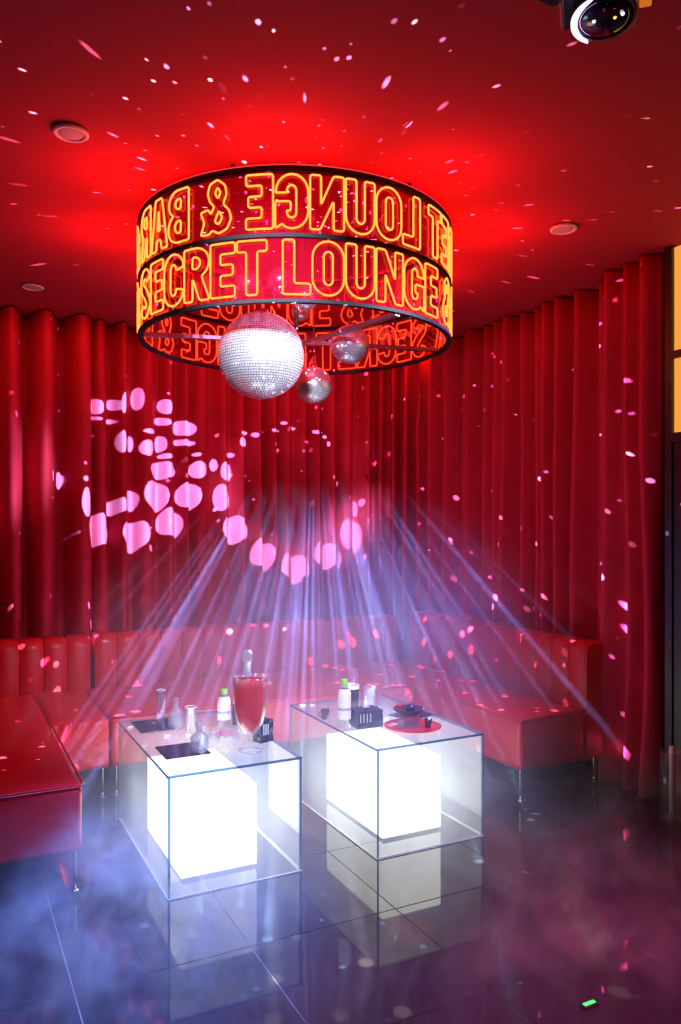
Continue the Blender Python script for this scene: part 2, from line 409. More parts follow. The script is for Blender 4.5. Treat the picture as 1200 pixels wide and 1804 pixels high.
def sofa_part(name, bm, parent):
    o = obj(name, bm, M['leather'], parent, smooth=True)
    o.data.set_sharp_from_angle(angle=math.radians(60))
    b = o.modifiers.new('bevel', 'BEVEL'); b.width = .02; b.segments = 3; b.limit_method = 'ANGLE'; b.angle_limit = math.radians(50)
    return o
def piping(parent, pts): obj('piping', tube(pts, .005, 6), M['leather'], parent, smooth=True)

s1 = thing('leather_sofa', 'red leather chaise sofa at the left edge, its seat end jutting towards the camera', 'sofa', (0, 0, 0), 0, 'red leather lounge sofas')
sofa_part('seat', pad(-.75, 3.34, .51, 5.30), s1)
# pulled gathers on the inner corner face
bm = bmesh.new(); NX, NZ = 60, 10; g = []
for i in range(NX+1):
    col = []
    for j in range(NZ+1):
        f, h = i/NX, j/NZ
        ray = math.atan2(h+.12, f+.05)
        d = .020*math.sin(ray*30)*min(1, 3*f+.2)*(1-.6*f)*min(1, 6*h+.2)
        col.append(bm.verts.new((.512+f*.303, 4.425-d-.012, .175+.262*h)))
    g.append(col)
for a, b in zip(g, g[1:]):
    for j in range(NZ): bm.faces.new((a[j], b[j], b[j+1], a[j+1]))
ga = obj('gathered_front', bm, M['leather'], s1, smooth=True); ga['label'] = 'leather front face pulled into fanned creases'
so = ga.modifiers.new('thick', 'SOLIDIFY'); so.thickness = .012; so.offset = -1
sofa_part('corner_seat', pad(.514, 4.43, .815, 5.30), s1)
channels(s1, (-.72, 5.32), (.87, 5.32), .20, .765, .145, .20)
piping(s1, [(-.74, 3.335, .445), (.50, 3.335, .445), (.515, 3.35, .445), (.515, 4.40, .445)])
for x, y in ((.485, 3.37), (-.70, 3.37), (.79, 4.46), (.48, 5.2)): leg(s1, x, y)

s2 = thing('leather_sofa', 'long red leather sofa along the back curtain, behind both glowing tables', 'sofa', (0, 0, 0), 0, 'red leather lounge sofas')
sofa_part('seat', pad(.835, 4.42, 3.262, 5.30), s2)
channels(s2, (.895, 5.32), (3.255, 5.32), .20, .775, .145, .20)
piping(s2, [(.84, 4.415, .445), (2.78, 4.415, .445)])
for x, y in ((.865, 4.46), (2.0, 4.46), (.87, 5.2), (3.2, 5.2)): leg(s2, x, y)

s3 = thing('leather_sofa', 'red leather sofa along the right-hand curtain with one bare front corner', 'sofa', (0, 0, 0), 0, 'red leather lounge sofas')
sofa_part('seat', pad(2.80, 3.34, 3.262, 4.40, .165, .447), s3)
channels(s3, (3.285, 5.28), (3.285, 3.36), .165, .82, .15, .20)
piping(s3, [(2.795, 4.40, .452), (2.795, 3.335, .452), (3.27, 3.335, .452)])
for x, y in ((2.815, 3.355), (3.42, 3.42), (2.83, 4.36)): leg(s3, x, y)

# ------------------------------------------------------------------ tables and light cubes
def acrylic_table(x0, y0, x1, y1, label):
    t = thing('acrylic_table', label, 'table', ((x0+x1)/2, (y0+y1)/2, 0), 0, 'clear acrylic tables')
    hx, hy, h, th = (x1-x0)/2, (y1-y0)/2, .5, .010
    def slab(name, a, thin):
        bm = bmesh.new(); box(bm, *a)
        for f in bm.faces:
            n = f.normal if f.normal.length else None
            f.normal_update(); ax = max(range(3), key=lambda i: abs(f.normal[i]))
            f.material_index = 0 if ax == thin else (2 if ax == 2 and f.normal.z < 0 else 1)
        o = obj(name, bm, [M['acrylic'], M['edge'], M['edgelow']], t); return o
    slab('top_panel', (-hx, -hy, h-th, hx, hy, h), 2)
    slab('side_panel', (-hx, -hy, 0, -hx+th, hy, h-th-.0005), 0); slab('side_panel', (hx-th, -hy, 0, hx, hy, h-th-.0005), 0)
    slab('end_panel', (-hx+th+.0005, -hy, 0, hx-th-.0005, -hy+th, h-th-.0005), 1)
    bm = bmesh.new(); r = .004
    for (a, b) in (((-hx, -hy), (hx, -hy)), ((-hx, -hy), (-hx, hy)), ((hx, -hy), (hx, hy))): tube([(a[0], a[1], .004), (b[0], b[1], .004)], .003, 5, bm=bm)
    obj('bright_foot_line', bm, M['edgelow'], t)  # pale line imitates the bright reflection where the panels meet the floor
    return t
acrylic_table(.805, 3.11, 1.395, 4.09, 'clear acrylic box table with a red cocktail goblet on top, nearest the chaise sofa')
acrylic_table(1.743, 3.06, 2.340, 4.05, 'clear acrylic box table carrying the black tissue box and red tray')
def light_cube(x0, y0, sx, sy, h, label):
    t = thing('light_cube', label, 'lamp', (x0+sx/2, y0+sy/2, 0), 0, 'glowing white cube lamps')
    obj('plinth', B(-sx/2+.012, -sy/2+.012, 0, sx/2-.012, sy/2-.012, .014), M['plastic_black'], t)
    obj('glowing_shell', B(-sx/2, -sy/2, .014, sx/2, sy/2, h), M['cube'], t, bevel=.006)
light_cube(.895, 3.24, .342, .61, .37, 'glowing white cube lamp inside the table with the red goblet')
light_cube(1.865, 3.22, .335, .61, .37, 'glowing white cube lamp inside the table with the tissue box')

# ------------------------------------------------------------------ ring lamp with neon lettering
ring = thing('neon_ring_lamp', 'large round ceiling lamp of red panels with two tiers of neon lettering', 'lamp', (RING.x, RING.y, RZ0))
NV = Vector((-RING.x, -RING.y, 0)).normalized(); RV = Vector((-NV.y, NV.x, 0))
def on_ring(deg, z, r):
    a = math.radians(deg); v = (NV*math.cos(a)+RV*math.sin(a))*r
    return Vector((v.x, v.y, z-RZ0))
def arc_slab(d0, d1, z0, z1, r0, r1, n):
    bm = bmesh.new(); full = abs(d1-d0) >= 359.9; rings = []
    for k in range(n if full else n+1):
        d = d0+(d1-d0)*k/n; rings.append([bm.verts.new(on_ring(d, z, r)) for (r, z) in ((r0, z0), (r1, z0), (r1, z1), (r0, z1))])
    m = len(rings)
    for k in range(m if full else m-1):
        a, b = rings[k], rings[(k+1) % m]
        for q in range(4): bm.faces.new((a[q], b[q], b[(q+1) % 4], a[(q+1) % 4]))
    if not full: bm.faces.new(rings[0][::-1]); bm.faces.new(rings[-1])
    bmesh.ops.recalc_face_normals(bm, faces=bm.faces); return bm
for (za, zb) in ((RZ0-.006, RZ0+.008), (RZ1-.011, RZ1+.005), (RZ2-.012, RZ2+.012)):
    obj('rim', arc_slab(0, 360, za, zb, RR-.016, RR+.010, 96), M['matte'], ring, smooth=False)
for (za, zb) in ((RZ0+.008, RZ1-.011), (RZ1+.005, RZ2-.012)):
    for k in range(6): obj('tinted_panel', arc_slab(k*60+10.15, k*60+69.85, za, zb, RR-.006, RR-.002, 16), M['panel'], ring, smooth=False)
for ang in (100, 35):
    bm = bmesh.new(); a, b = on_ring(ang-180, RZ0+.012, RR-.01), on_ring(ang, RZ0+.012, RR-.01)
    t = (b-a).normalized(); nn = Vector((-t.y, t.x, 0))*.014; zz = Vector((0, 0, .009))
    v = [bm.verts.new(p) for p in (a-nn-zz, b-nn-zz, b+nn-zz, a+nn-zz, a-nn+zz, b-nn+zz, b+nn+zz, a+nn+zz)]
    for f in ((0,3,2,1),(4,5,6,7),(0,1,5,4),(1,2,6,5),(2,3,7,6),(3,0,4,7)): bm.faces.new([v[i] for i in f])
    cb = obj('cross_bar', bm, M['steel'], ring)
    if ang == 35: cb.location.z = -.0185
ls = obj('added_glow_band', arc_slab(0, 360, RZ2+.012, RZ2+.018, RR-.014, RR+.008, 96), M['glowband'], ring); ls['label'] = 'added red glowing band along the top rim'  # glowing band added for the red glow on the ceiling
obj('hanging_rod', tube([on_ring(0, RZ0, 0)+Vector((0, 0, .02)), on_ring(0, 3.0, 0)], .012, 10), M['black'], ring)
for k in range(6):
    p = on_ring(k*60+40, RZ2+.01, RR-.004); obj('mounting_stud', tube([p, p+Vector((0, 0, .025))], .008, 8), M['black'], ring)

def arcp(cx, cy, rx, ry, a0, a1, n=10):
    return [(cx+rx*math.cos(math.radians(a0+(a1-a0)*k/n)), cy+ry*math.sin(math.radians(a0+(a1-a0)*k/n))) for k in range(n+1)]
def stroke(sk, h=.1):
    L, R = [], []
    for i, p in enumerate(sk):
        a = sk[max(0, i-1)]; b = sk[min(len(sk)-1, i+1)]; dx, dy = b[0]-a[0], b[1]-a[1]; l = math.hypot(dx, dy) or 1
        L.append((p[0]-dy/l*h, p[1]+dx/l*h)); R.append((p[0]+dy/l*h, p[1]-dx/l*h))
    return L+R[::-1]
GL = {
 'O': (.56, [arcp(.28, .70, .28, .30, 0, 180)+arcp(.28, .30, .28, .30, 180, 360), arcp(.28, .72, .08, .09, 0, 180, 6)+arcp(.28, .28, .08, .09, 180, 360, 6)]),
 'U': (.56, [[(0, 1)]+arcp(.28, .3, .28, .3, 180, 360)+[(.56, 1), (.36, 1)]+arcp(.28, .28, .08, .09, 0, -180, 6)+[(.2, 1)]]),
 'L': (.48, [[(0, 1), (.2, 1), (.2, .2), (.48, .2), (.48, 0), (0, 0)]]),
 'E': (.48, [[(0, 0), (0, 1), (.48, 1), (.48, .8), (.2, .8), (.2, .6), (.44, .6), (.44, .4), (.2, .4), (.2, .2), (.48, .2), (.48, 0)]]),
 'T': (.54, [[(0, 1), (.54, 1), (.54, .8), (.37, .8), (.37, 0), (.17, 0), (.17, .8), (0, .8)]]),
 'N': (.60, [[(0, 0), (0, 1), (.19, 1), (.41, .46), (.41, 1), (.6, 1), (.6, 0), (.42, 0), (.19, .54), (.19, 0)]]),
 'R': (.56, [[(0, 0), (0, 1)]+arcp(.28, .72, .28, .28, 90, -50, 9)+[(.40, .46), (.57, 0), (.36, 0), (.22, .40), (.2, .40), (.2, 0)], [(.2, .83)]+arcp(.27, .72, .10, .11, 90, -90, 6)+[(.2, .61)]]),
 'B': (.55, [[(0, 0), (0, 1)]+arcp(.28, .75, .25, .25, 90, -60, 8)+arcp(.28, .28, .27, .28, 55, -90, 8), [(.2, .83)]+arcp(.27, .735, .08, .095, 90, -90, 5)+[(.2, .64)], [(.2, .41)]+arcp(.27, .295, .09, .115, 90, -90, 5)+[(.2, .18)]]),
 'A': (.58, [[(0, 0), (.17, 1), (.41, 1), (.58, 0), (.39, 0), (.355, .2), (.225, .2), (.19, 0)], [(.245, .38), (.335, .38), (.29, .78)]]),
 'S': (.56, [stroke(arcp(.28, .73, .18, .17, 10, 230, 9)+[(.26, .53), (.34, .47)]+arcp(.28, .27, .18, .17, 50, -170, 9))]),
 'C': (.54, [stroke(arcp(.28, .68, .18, .22, 5, 180, 9)+arcp(.28, .32, .18, .22, 180, 355, 9))]),
 'G': (.57, [arcp(.28, .68, .28, .32, 0, 180, 10)+arcp(.28, .32, .28, .32, 180, 300, 7)+[(.44, .09), (.57, 0), (.57, .5), (.30, .5), (.30, .33), (.37, .33)]+arcp(.285, .29, .08, .09, 0, -180, 6)+arcp(.285, .71, .08, .09, 180, 0, 6)+[(.36, .66), (.56, .66)]]),
 '&': (.62, [[(.62, 0), (.43, 0), (.38, .07), (.25, -.01), (.08, .06), (0, .25), (.05, .42), (.16, .53), (.09, .7), (.12, .88), (.26, 1), (.42, .93), (.47, .75), (.42, .60), (.33, .50), (.41, .37), (.45, .47), (.62, .43), (.54, .22)], [(.26, .64), (.32, .75), (.26, .86), (.21, .75)], [(.24, .42), (.33, .22), (.24, .16), (.17, .27)]]),
}
def fillet(pts, r=.045):
    out = []; n = len(pts)
    for i, p in enumerate(pts):
        a, b = pts[i-1], pts[(i+1) % n]
        va = Vector((a[0]-p[0], a[1]-p[1])); vb = Vector((b[0]-p[0], b[1]-p[1]))
        if va.length < .01 or vb.length < .01 or va.normalized().dot(vb.normalized()) < -.9: out.append(Vector(p)); continue
        ra, rb2 = min(r, va.length*.42), min(r, vb.length*.42); P0 = Vector(p)
        q0 = P0+va.normalized()*ra; q2 = P0+vb.normalized()*rb2
        for f in (0, .33, .67, 1): out.append(q0*(1-f)**2+P0*2*f*(1-f)+q2*f*f)
    return out
def dense(pts, d=.09):
    out = []
    for a, b in zip(pts, pts[1:]+pts[:1]):
        k = max(1, int((b-a).length/d))
        out += [a.lerp(b, i/k) for i in range(k)]
    return out
LH = .222; PHR = 'SECRET LOUNGE & BAR'
def phrase(start, z0, mirrored):
    gap, space = .035, .24
    wid = [space if c == ' ' else GL[c][0]+gap for c in PHR]; tot = sum(wid)
    k_deg = 173.7/tot; cur = 0
    for ch, w_ in zip(PHR, wid):
        if ch != ' ':
            bm = bmesh.new()
            for loop in GL[ch][1]:
                pts = []
                for p in dense(fillet(loop)):
                    u = cur+p.x; u = tot-u if mirrored else u
                    pts.append(on_ring(start+u*k_deg, z0+p.y*LH, RR+.010))
                tube(pts, 0.0048, 5, True, bm)
            obj('neon_letter', bm, M['neon'], ring, smooth=True)
        cur += w_
for st in (-66.8, 113.2):
    phrase(st, RZ0+.026, False)
    phrase(st, RZ1+.022, True)
for zz0, zz1 in ((RZ0+.01, RZ1-.012), (RZ1+.006, RZ2-.013)):
    for dg in (-86.5, 93.5): obj('neon_upright', tube([on_ring(dg, zz0, RR+.01), on_ring(dg, zz1, RR+.01)], .005, 6), M['neon'], ring)

# ------------------------------------------------------------------ mirror balls
def ball_mesh(r, tile):
    bm = bmesh.new(); rnd = random.Random(int(r*1000))
    nb = int(PI*r/tile)
    for i in range(nb):
        t0, t1 = PI*i/nb, PI*(i+1)/nb; tm = (t0+t1)/2; g = .10*(t1-t0)
        n = max(4, int(2*PI*r*math.sin(tm)/tile))
        for k in range(n):
            a0, a1 = 2*PI*k/n, 2*PI*(k+1)/n; ga = .10*(a1-a0)
            ps = [Vector((math.sin(t)*math.cos(a), math.sin(t)*math.sin(a), math.cos(t)))*r for t, a in ((t0+g, a0+ga), (t1-g, a0+ga), (t1-g, a1-ga), (t0+g, a1-ga))]
            c = sum(ps, Vector())/4; nr = c.normalized(); tw = Vector((rnd.gauss(0, 1), rnd.gauss(0, 1), rnd.gauss(0, 1)))*.03
            bm.faces.new([bm.verts.new(p+nr*((p-c).dot(tw))) for p in ps])
    return bm
ball_src = {}
def mirror_ball(loc, r, label, top):
    t = thing('mirror_ball', label, 'mirror ball', loc, 0, 'hanging mirror balls')
    if r not in ball_src:
        core = obj('core', lathe([(0, -r*.985)]+[(r*.985*math.cos(a), r*.985*math.sin(a)) for a in [(-PI/2)+PI*i/20 for i in range(1, 20)]]+[(0, r*.985)], 32), M['ballcore'], t, smooth=True)
        tl = obj('mirror_tiles', ball_mesh(r, 0.0125 if r > .15 else .0085), M['mirror'], t); tl['kind'] = 'stuff'
        ball_src[r] = (core, tl)
    else:
        for s in ball_src[r]: share(s, s.name.split('.')[0], t, (0, 0, 0), (0, 0, random.uniform(0, 6)))
    obj('cap', lathe([(0, r+.016), (r*.16, r+.014), (r*.2, r-.004), (r*.2, r-.012)], 16), M['chrome'], t, smooth=True)
    obj('cord', tube([(0, 0, r+.014), (0, 0, top-loc[2])], .0035, 6), M['steel'], t)
mirror_ball(tuple(BALL), .199, 'largest mirror ball, hanging lowest in front under the ring lamp', 2.985)
mirror_ball((1.785, 3.400, 2.398), .095, 'small mirror ball hanging under the ring beside the end of a cross bar', 2.985)
mirror_ball(tuple(SMALL), .100, 'small mirror ball hanging lowest, partly behind the largest ball', 2.985)
mirror_ball((1.839, 4.114, 2.744), .055, 'tiny mirror ball deep inside the ring, above the largest ball', 2.985)
for (x, y, z), lb in (((1.20, 3.25, 2.57), 'mirror ball seen through the lower tinted panel under the letter E'), ((1.33, 3.20, 2.59), 'mirror ball seen through the lower tinted panel between the words'), ((1.46, 3.22, 2.545), 'mirror ball seen through the lower tinted panel just over the front rim')):
    mirror_ball((x, y, z), .062, lb, 2.985)

# ------------------------------------------------------------------ ceiling fittings
for (x, y, lb) in ((.431, 3.089, 'round ceiling speaker nearest the camera, over the chaise sofa'), (2.765, 2.971, 'round ceiling speaker near the amber window side'), (.499, 5.195, 'round ceiling speaker close to the back curtain')):
    t = thing('ceiling_speaker', lb, 'speaker', (x, y, 2.988), 0, 'round ceiling speakers')
    obj('can', lathe([(0, .0115), (.052, .0115), (.052, .004), (0, .004)], 24), M['plastic_black'], t, smooth=False)
    obj('bezel', lathe([(.048, .008), (.066, .006), (.066, -.002), (.060, -.006), (.050, -.004), (.048, .008)], 32), M['white'], t, smooth=True)
    obj('grille', lathe([(0, -.004), (.03, -.003), (.050, 0), (.050, .004), (0, .004)], 32), M['grille'], t, smooth=True)

# projector hanging at the top edge
pj = thing('stage_projector', 'black ceiling projector with a violet ring around its round dark lens', 'projector', tuple(PROJ), 0)
face = Vector((-.10, -.10, -1)).normalized()
qd = (face.to_track_quat('-Z', 'Y') @ Matrix.Rotation(PI, 4, 'Z').to_quaternion()).to_euler()
def pjpart(name, bm, m, **k):
    o = obj(name, bm, m, pj, **k); o.rotation_euler = qd; return o
pjpart('housing', B(-.098, -.10, -.004, .075, .06, .13), M['plastic_black'], bevel=.012)
pjpart('lens_barrel', lathe([(0, .014), (.070, .014), (.070, -.030), (.062, -.034), (0, -.034)], 36), M['plastic_black'])
pjpart('lens_rim', lathe([(.063, -.036), (.072, -.036), (.072, -.028), (.063, -.028), (.063, -.036)], 40), M['rimred'], smooth=True)
bm = bmesh.new(); NA = 22; rows = []
for k in range(NA+1):
    a = math.radians(120+k*130/NA); wd = .012*math.sin(PI*k/NA)**.6+.001
    rows.append([bm.verts.new((r*math.cos(a), r*math.sin(a), z)) for r, z in ((.071-wd, -.0365), (.0725, -.0365), (.0725, -.040), (.071-wd, -.040))])
for a, b in zip(rows, rows[1:]):
    for q in range(4): bm.faces.new((a[q], b[q], b[(q+1) % 4], a[(q+1) % 4]))
pjpart('ring_light', bm, M['lensring'])
pjpart('lens', lathe([(0, -.050), (.03, -.047), (.048, -.041), (.061, -.034), (0, -.034)], 32), M['lens'], smooth=True)
for x, y, mm in ((-.022, -.012, 'white'), (.022, -.012, 'glintamber'), (.038, -.018, 'white'), (-.03, -.006, 'ledorange'), (.0, -.038, 'rimred')):
    pjpart('lens_glint', lathe([(0, -.0505), (.0035, -.0495), (.0045, -.046), (0, -.042)], 8, off=(x, y, 0)), M[mm] if mm != 'white' else M['lensring'])  # reflections in the lens put in as small glowing beads
pjpart('status_light', B(.050, -.085, -.034, .068, -.065, -.021), M['ledgreen'])
pjpart('side_vent', B(.074, -.075, -.012, .10, .02, .07), M['ledorange'], bevel=.004)
obj('bracket', B(-.20, -.06, -.015, -.102, .05, .322), M['plastic_black'], pj, bevel=.01)

# ------------------------------------------------------------------ things on the tables
TZ = .5
def at_top(name, label, cat, x, y, group=None, rz=0): return thing(name, label, cat, (x, y, TZ), rz, group)
# goblet
g = at_top('cocktail_goblet', 'giant stemmed goblet filled with red drink, on the acrylic table', 'goblet', 1.222, 3.285)
obj('bowl', lathe([(.010, .072), (.03, .082), (.060, .13), (.072, .19), (.076, .28), (.078, .335), (.0755, .335), (.0735, .28), (.0695, .19), (.0575, .133), (.028, .088), (.0, .082)], 36), M['glass'], g, smooth=True)
obj('drink', lathe([(0, .09), (.027, .092), (.0565, .135), (.0685, .192), (.0725, .28), (.074, .318), (0, .318)], 36), M['drink'], g, smooth=True)
obj('stem', lathe([(.012, .012), (.010, .03), (.014, .05), (.009, .073), (0, .076)], 16), M['glass'], g, smooth=True)
obj('foot', lathe([(0, .001), (.055, .001), (.056, .006), (.03, .012), (.012, .018), (0, .018)], 32), M['icy'], g, smooth=True)
obj('ice_block', B(-.03, -.03, .275, .0, .0, .305), M['icy'], g, bevel=.006)
# stoppered bottle behind the goblet
def decanter(x, y, h, r, label):
    t = at_top('glass_decanter', label, 'bottle', x, y, 'clear glass decanters')
    obj('body', lathe([(0, .002), (r, .002), (r*1.02, .02), (r, h*.5), (r*.75, h*.58), (r*.36, h*.66), (r*.34, h*.82), (r*.42, h*.84), (r*.30, h*.84), (r*.30, h*.68), (r*.70, h*.57), (r*.93, h*.49), (r*.93, .012), (0, .010)], 28), M['icy'], t, smooth=True)
    obj('stopper', lathe([(0, h*.80), (r*.27, h*.80), (r*.27, h*.85), (r*.45, h*.87), (r*.45, h*.97), (r*.3, h), (0, h)], 20), M['icy'], t, smooth=True)
def glass(x, y, h, r, label, group='clear drinking glasses', m='glass'):
    t = at_top('drinking_glass', label, 'glass', x, y, group)
    obj('tumbler', lathe([(0, .001), (r*.9, .001), (r, h), (r*.94, h+.0015), (r*.86, .014), (0, .012)], 28), M[m], t, smooth=True)
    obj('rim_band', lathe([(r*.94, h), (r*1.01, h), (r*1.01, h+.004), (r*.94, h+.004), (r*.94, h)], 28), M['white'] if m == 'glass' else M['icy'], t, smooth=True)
decanter(1.325, 3.60, .40, .055, 'tall clear decanter standing behind the red goblet, stopper above its rim')
decanter(1.035, 3.84, .15, .038, 'clear decanter standing on the rear black card, beside the tallest glass')
decanter(1.015, 3.37, .14, .040, 'clear decanter nearest the camera, on the front black card')
glass(1.01, 4.04, .15, .024, 'tallest slim clear glass at the far edge of the goblet table')
glass(1.085, 3.75, .115, .029, 'clear glass with bright rim, between the two short decanters')
def card(x, y, sx, sy, rz, label):
    o = obj('black_card', B(-sx/2, -sy/2, 0, sx/2, sy/2, .006), M['darkmat'], bevel=.002); o.location = (x, y, TZ+.0005); o.rotation_euler = (0, 0, rz)
    tag(o, label, 'menu card', 'flat black menu cards')
card(.955, 3.43, .20, .20, .0, 'flat black card on the goblet table, nearer the camera')
card(.955, 3.92, .20, .23, .0, 'flat black card on the goblet table, at its far end')
card(2.215, 3.52, .19, .16, .3, 'flat black card behind the red tray')
def water_bottle(x, y, h, r, label):
    t = at_top('water_bottle', label, 'bottle', x, y, 'white-labelled water bottles')
    obj('bottle', lathe([(0, .001), (r, .002), (r, h*.62), (r*.92, h*.72), (r*.5, h*.84), (r*.42, h*.86), (r*.42, h*.9), (0, h*.9)], 24), M['icy'], t, smooth=True)
    lb = obj('label_wrap', lathe([(r*1.02, h*.18), (r*1.02, h*.64), (r*.95, h*.735), (r*.70, h*.80)], 24), M['label'], t, smooth=True); lb['label'] = 'white paper label'
    obj('label_band', lathe([(r*1.04, h*.36), (r*1.04, h*.42)], 24), M['grey'], t, smooth=True)
    obj('cap', lathe([(r*.5, h*.87), (r*.52, h*.98), (r*.45, h), (0, h)], 18), M['green'], t, smooth=True)
water_bottle(1.262, 3.77, .185, .034, 'white-labelled bottle with green cap beside the red goblet')
water_bottle(1.79, 3.47, .24, .033, 'white-labelled bottle with green cap beside the black tissue box')
# small white-capped bottle
t = at_top('sauce_bottle', 'small dark bottle with white cap tucked between goblet and green-capped bottle', 'bottle', 1.318, 3.76)
obj('body', lathe([(0, .001), (.014, .001), (.014, .09), (.008, .11), (0, .11)], 16), M['purple'], t, smooth=True)
obj('cap', lathe([(0, .108), (.011, .108), (.011, .13), (0, .132)], 16), M['white'], t, smooth=True)
# ashtray with napkin
t = at_top('glass_ashtray', 'square clear glass dish holding a cream napkin, left of the goblet foot', 'ashtray', 1.165, 3.50, rz=.15)
bm = bmesh.new()
for a in ((-.06, -.06, 0, .06, .06, .012), (-.06, -.06, .012, -.048, .06, .042), (.048, -.06, .012, .06, .06, .042), (-.048, -.06, .012, .048, -.048, .042), (-.048, .048, .012, .048, .06, .042)): box(bm, *a)
obj('dish', bm, M['icy'], t)
bm = bmesh.new(); rows = []
for i in range(9):
    rows.append([bm.verts.new((-.045+.09*i/8, -.045+.09*j/8, .016+.03*abs(math.sin(i*.9+j*.5))*(.4+.6*random.random()))) for j in range(9)])
for a, b in zip(rows, rows[1:]):
    for j in range(8): bm.faces.new((a[j], a[j+1], b[j+1], b[j]))
np_ = obj('napkin', bm, M['cream'], t, smooth=True); so = np_.modifiers.new('t', 'SOLIDIFY'); so.thickness = .002
# black cartons
def tissue_box(x, y, sx, sy, h, rz, label, name, tissue):
    t = at_top(name, label, 'box', x, y, None, rz)
    bm = bmesh.new(); box(bm, -sx/2, -sy/2, 0, sx/2, sy/2, h); bmesh.ops.subdivide_edges(bm, edges=bm.edges[:], cuts=7, use_grid_fill=True)
    for v in bm.verts: v.co += .004*noise.noise_vector(v.co*40)*(1 if v.co.z > .005 else 0)
    obj('carton', bm, M['blackfoil'], t)
    bm = bmesh.new()
    for k in range(4): box(bm, -sx/2+.012+k*sx*.13, -sy/2-.003, h*.35, -sx/2+.018+k*sx*.13, -sy/2-.001, h*.85)
    obj('label_print', bm, M['grey'], t)
    if tissue:
        bm = bmesh.new(); rows = []
        for i in range(7):
            a = 2*PI*i/7; rr = .03*(.7+.6*random.random())
            rows.append([bm.verts.new((math.cos(a)*f*rr, math.sin(a)*f*rr*.7, h+.004+.05*(1-f)*(.6+.8*random.random())+.004*random.random())) for f in (.15, .5, 1)])
        tp = bm.verts.new((.006, 0, h+.062))
        for i in range(7):
            a, b = rows[i], rows[(i+1) % 7]; bm.faces.new((tp, a[0], b[0])); bm.faces.new((a[0], a[1], b[1], b[0])); bm.faces.new((a[1], a[2], b[2], b[1]))
        o = obj('tissue', bm, M['tissue'], t, smooth=True); so = o.modifiers.new('t', 'SOLIDIFY'); so.thickness = .0015
tissue_box(1.90, 3.45, .14, .11, .085, -.05, 'black tissue box with a white tissue pulled up', 'tissue_box', True)
tissue_box(1.335, 3.42, .075, .06, .10, .3, 'small crumpled black carton behind the goblet stem', 'carton', False)
# table two: cup with card, glasses, bottle
t = at_top('menu_holder', 'round white-rimmed cup holding an orange card, behind the green-capped bottle', 'cup', 1.955, 3.72)
obj('cup', lathe([(0, .001), (.045, .001), (.047, .15), (.044, .15), (.042, .006), (0, .005)], 28), M['purple'], t, smooth=True)
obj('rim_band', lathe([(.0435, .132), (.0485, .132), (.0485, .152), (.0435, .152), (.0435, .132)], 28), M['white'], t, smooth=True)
obj('card', B(-.036, -.016, .01, -.008, -.012, .135), M['juice'], t)
glass(2.085, 3.74, .12, .037, 'squat clear glass behind the black tissue box', m='icy')
t = at_top('clear_bottle', 'tall clear empty bottle at the far side of the white-rimmed cup', 'bottle', 2.055, 3.84)
obj('body', lathe([(0, .001), (.028, .001), (.028, .11), (.015, .145), (.0125, .185), (.016, .186), (.016, .205), (0, .206)], 24), M['glass'], t, smooth=True)
t = at_top('small_dark_cup', 'small dark cup beside the bottle with green cap', 'cup', 1.775, 3.66)
obj('cup', lathe([(0, .001), (.018, .001), (.023, .05), (.020, .05), (.016, .006), (0, .005)], 20), M['dkbowl'], t, smooth=True)
obj('handle', tube([(-.02, 0, .042), (-.036, 0, .036), (-.036, 0, .018), (-.018, 0, .012)], .003, 6), M['dkbowl'], t, smooth=True)
# red tray with tiered stand
TR = (2.085, 3.30)
t = at_top('round_tray', 'round red serving tray on the second acrylic table', 'tray', *TR)
obj('tray_plate', lathe([(0, .002), (.115, .002), (.14, .010), (.143, .014), (.137, .014), (.113, .007), (0, .007)], 40), M['dkred'], t, smooth=True)
t = thing('dessert_stand', 'fluted glass stand carrying a dark bowl, centre of the red tray', 'stand', (TR[0]-.01, TR[1]+.02, TZ+.0075))
bm = bmesh.new(); SEG = 32; rings = []
for r, z in ((.055, 0), (.055, .005), (.045, .012), (.043, .05), (.05, .056)):
    rings.append([bm.verts.new((r*(1+.05*(k % 2))*math.cos(2*PI*k/SEG), r*(1+.05*(k % 2))*math.sin(2*PI*k/SEG), z)) for k in range(SEG)])
for a, b in zip(rings, rings[1:]):
    for k in range(SEG): bm.faces.new((a[k], a[(k+1) % SEG], b[(k+1) % SEG], b[k]))
bm.faces.new(rings[0][::-1]); bm.faces.new(rings[-1])
obj('fluted_pedestal', bm, M['icy'], t)
obj('bowl', lathe([(0, .057), (.055, .06), (.078, .08), (.08, .088), (.074, .088), (.05, .072), (0, .07)], 32), M['dkbowl'], t, smooth=True)
def morsel(name, x, y, z, s, m, label, cat):
    bm = bmesh.new(); bmesh.ops.create_icosphere(bm, subdivisions=2, radius=s)
    for v in bm.verts: v.co *= 1+.25*noise.noise(v.co*40+Vector((x*9, y*7, 0))); v.co.z *= .8
    o = obj(name, bm, m, None, smooth=True); o.location = (x, y, z); tag(o, label, cat)
zb = TZ+.0075
morsel('dark_chocolate', TR[0]+.005, TR[1]+.03, zb+.088, .026, M['dkbowl'], 'dark lump piled in the bowl of the glass stand', 'food')
morsel('strawberry', TR[0]-.058, TR[1]+.03, zb+.105, .017, M['dkred'], 'bright red berry on the bowl rim of the glass stand', 'fruit')
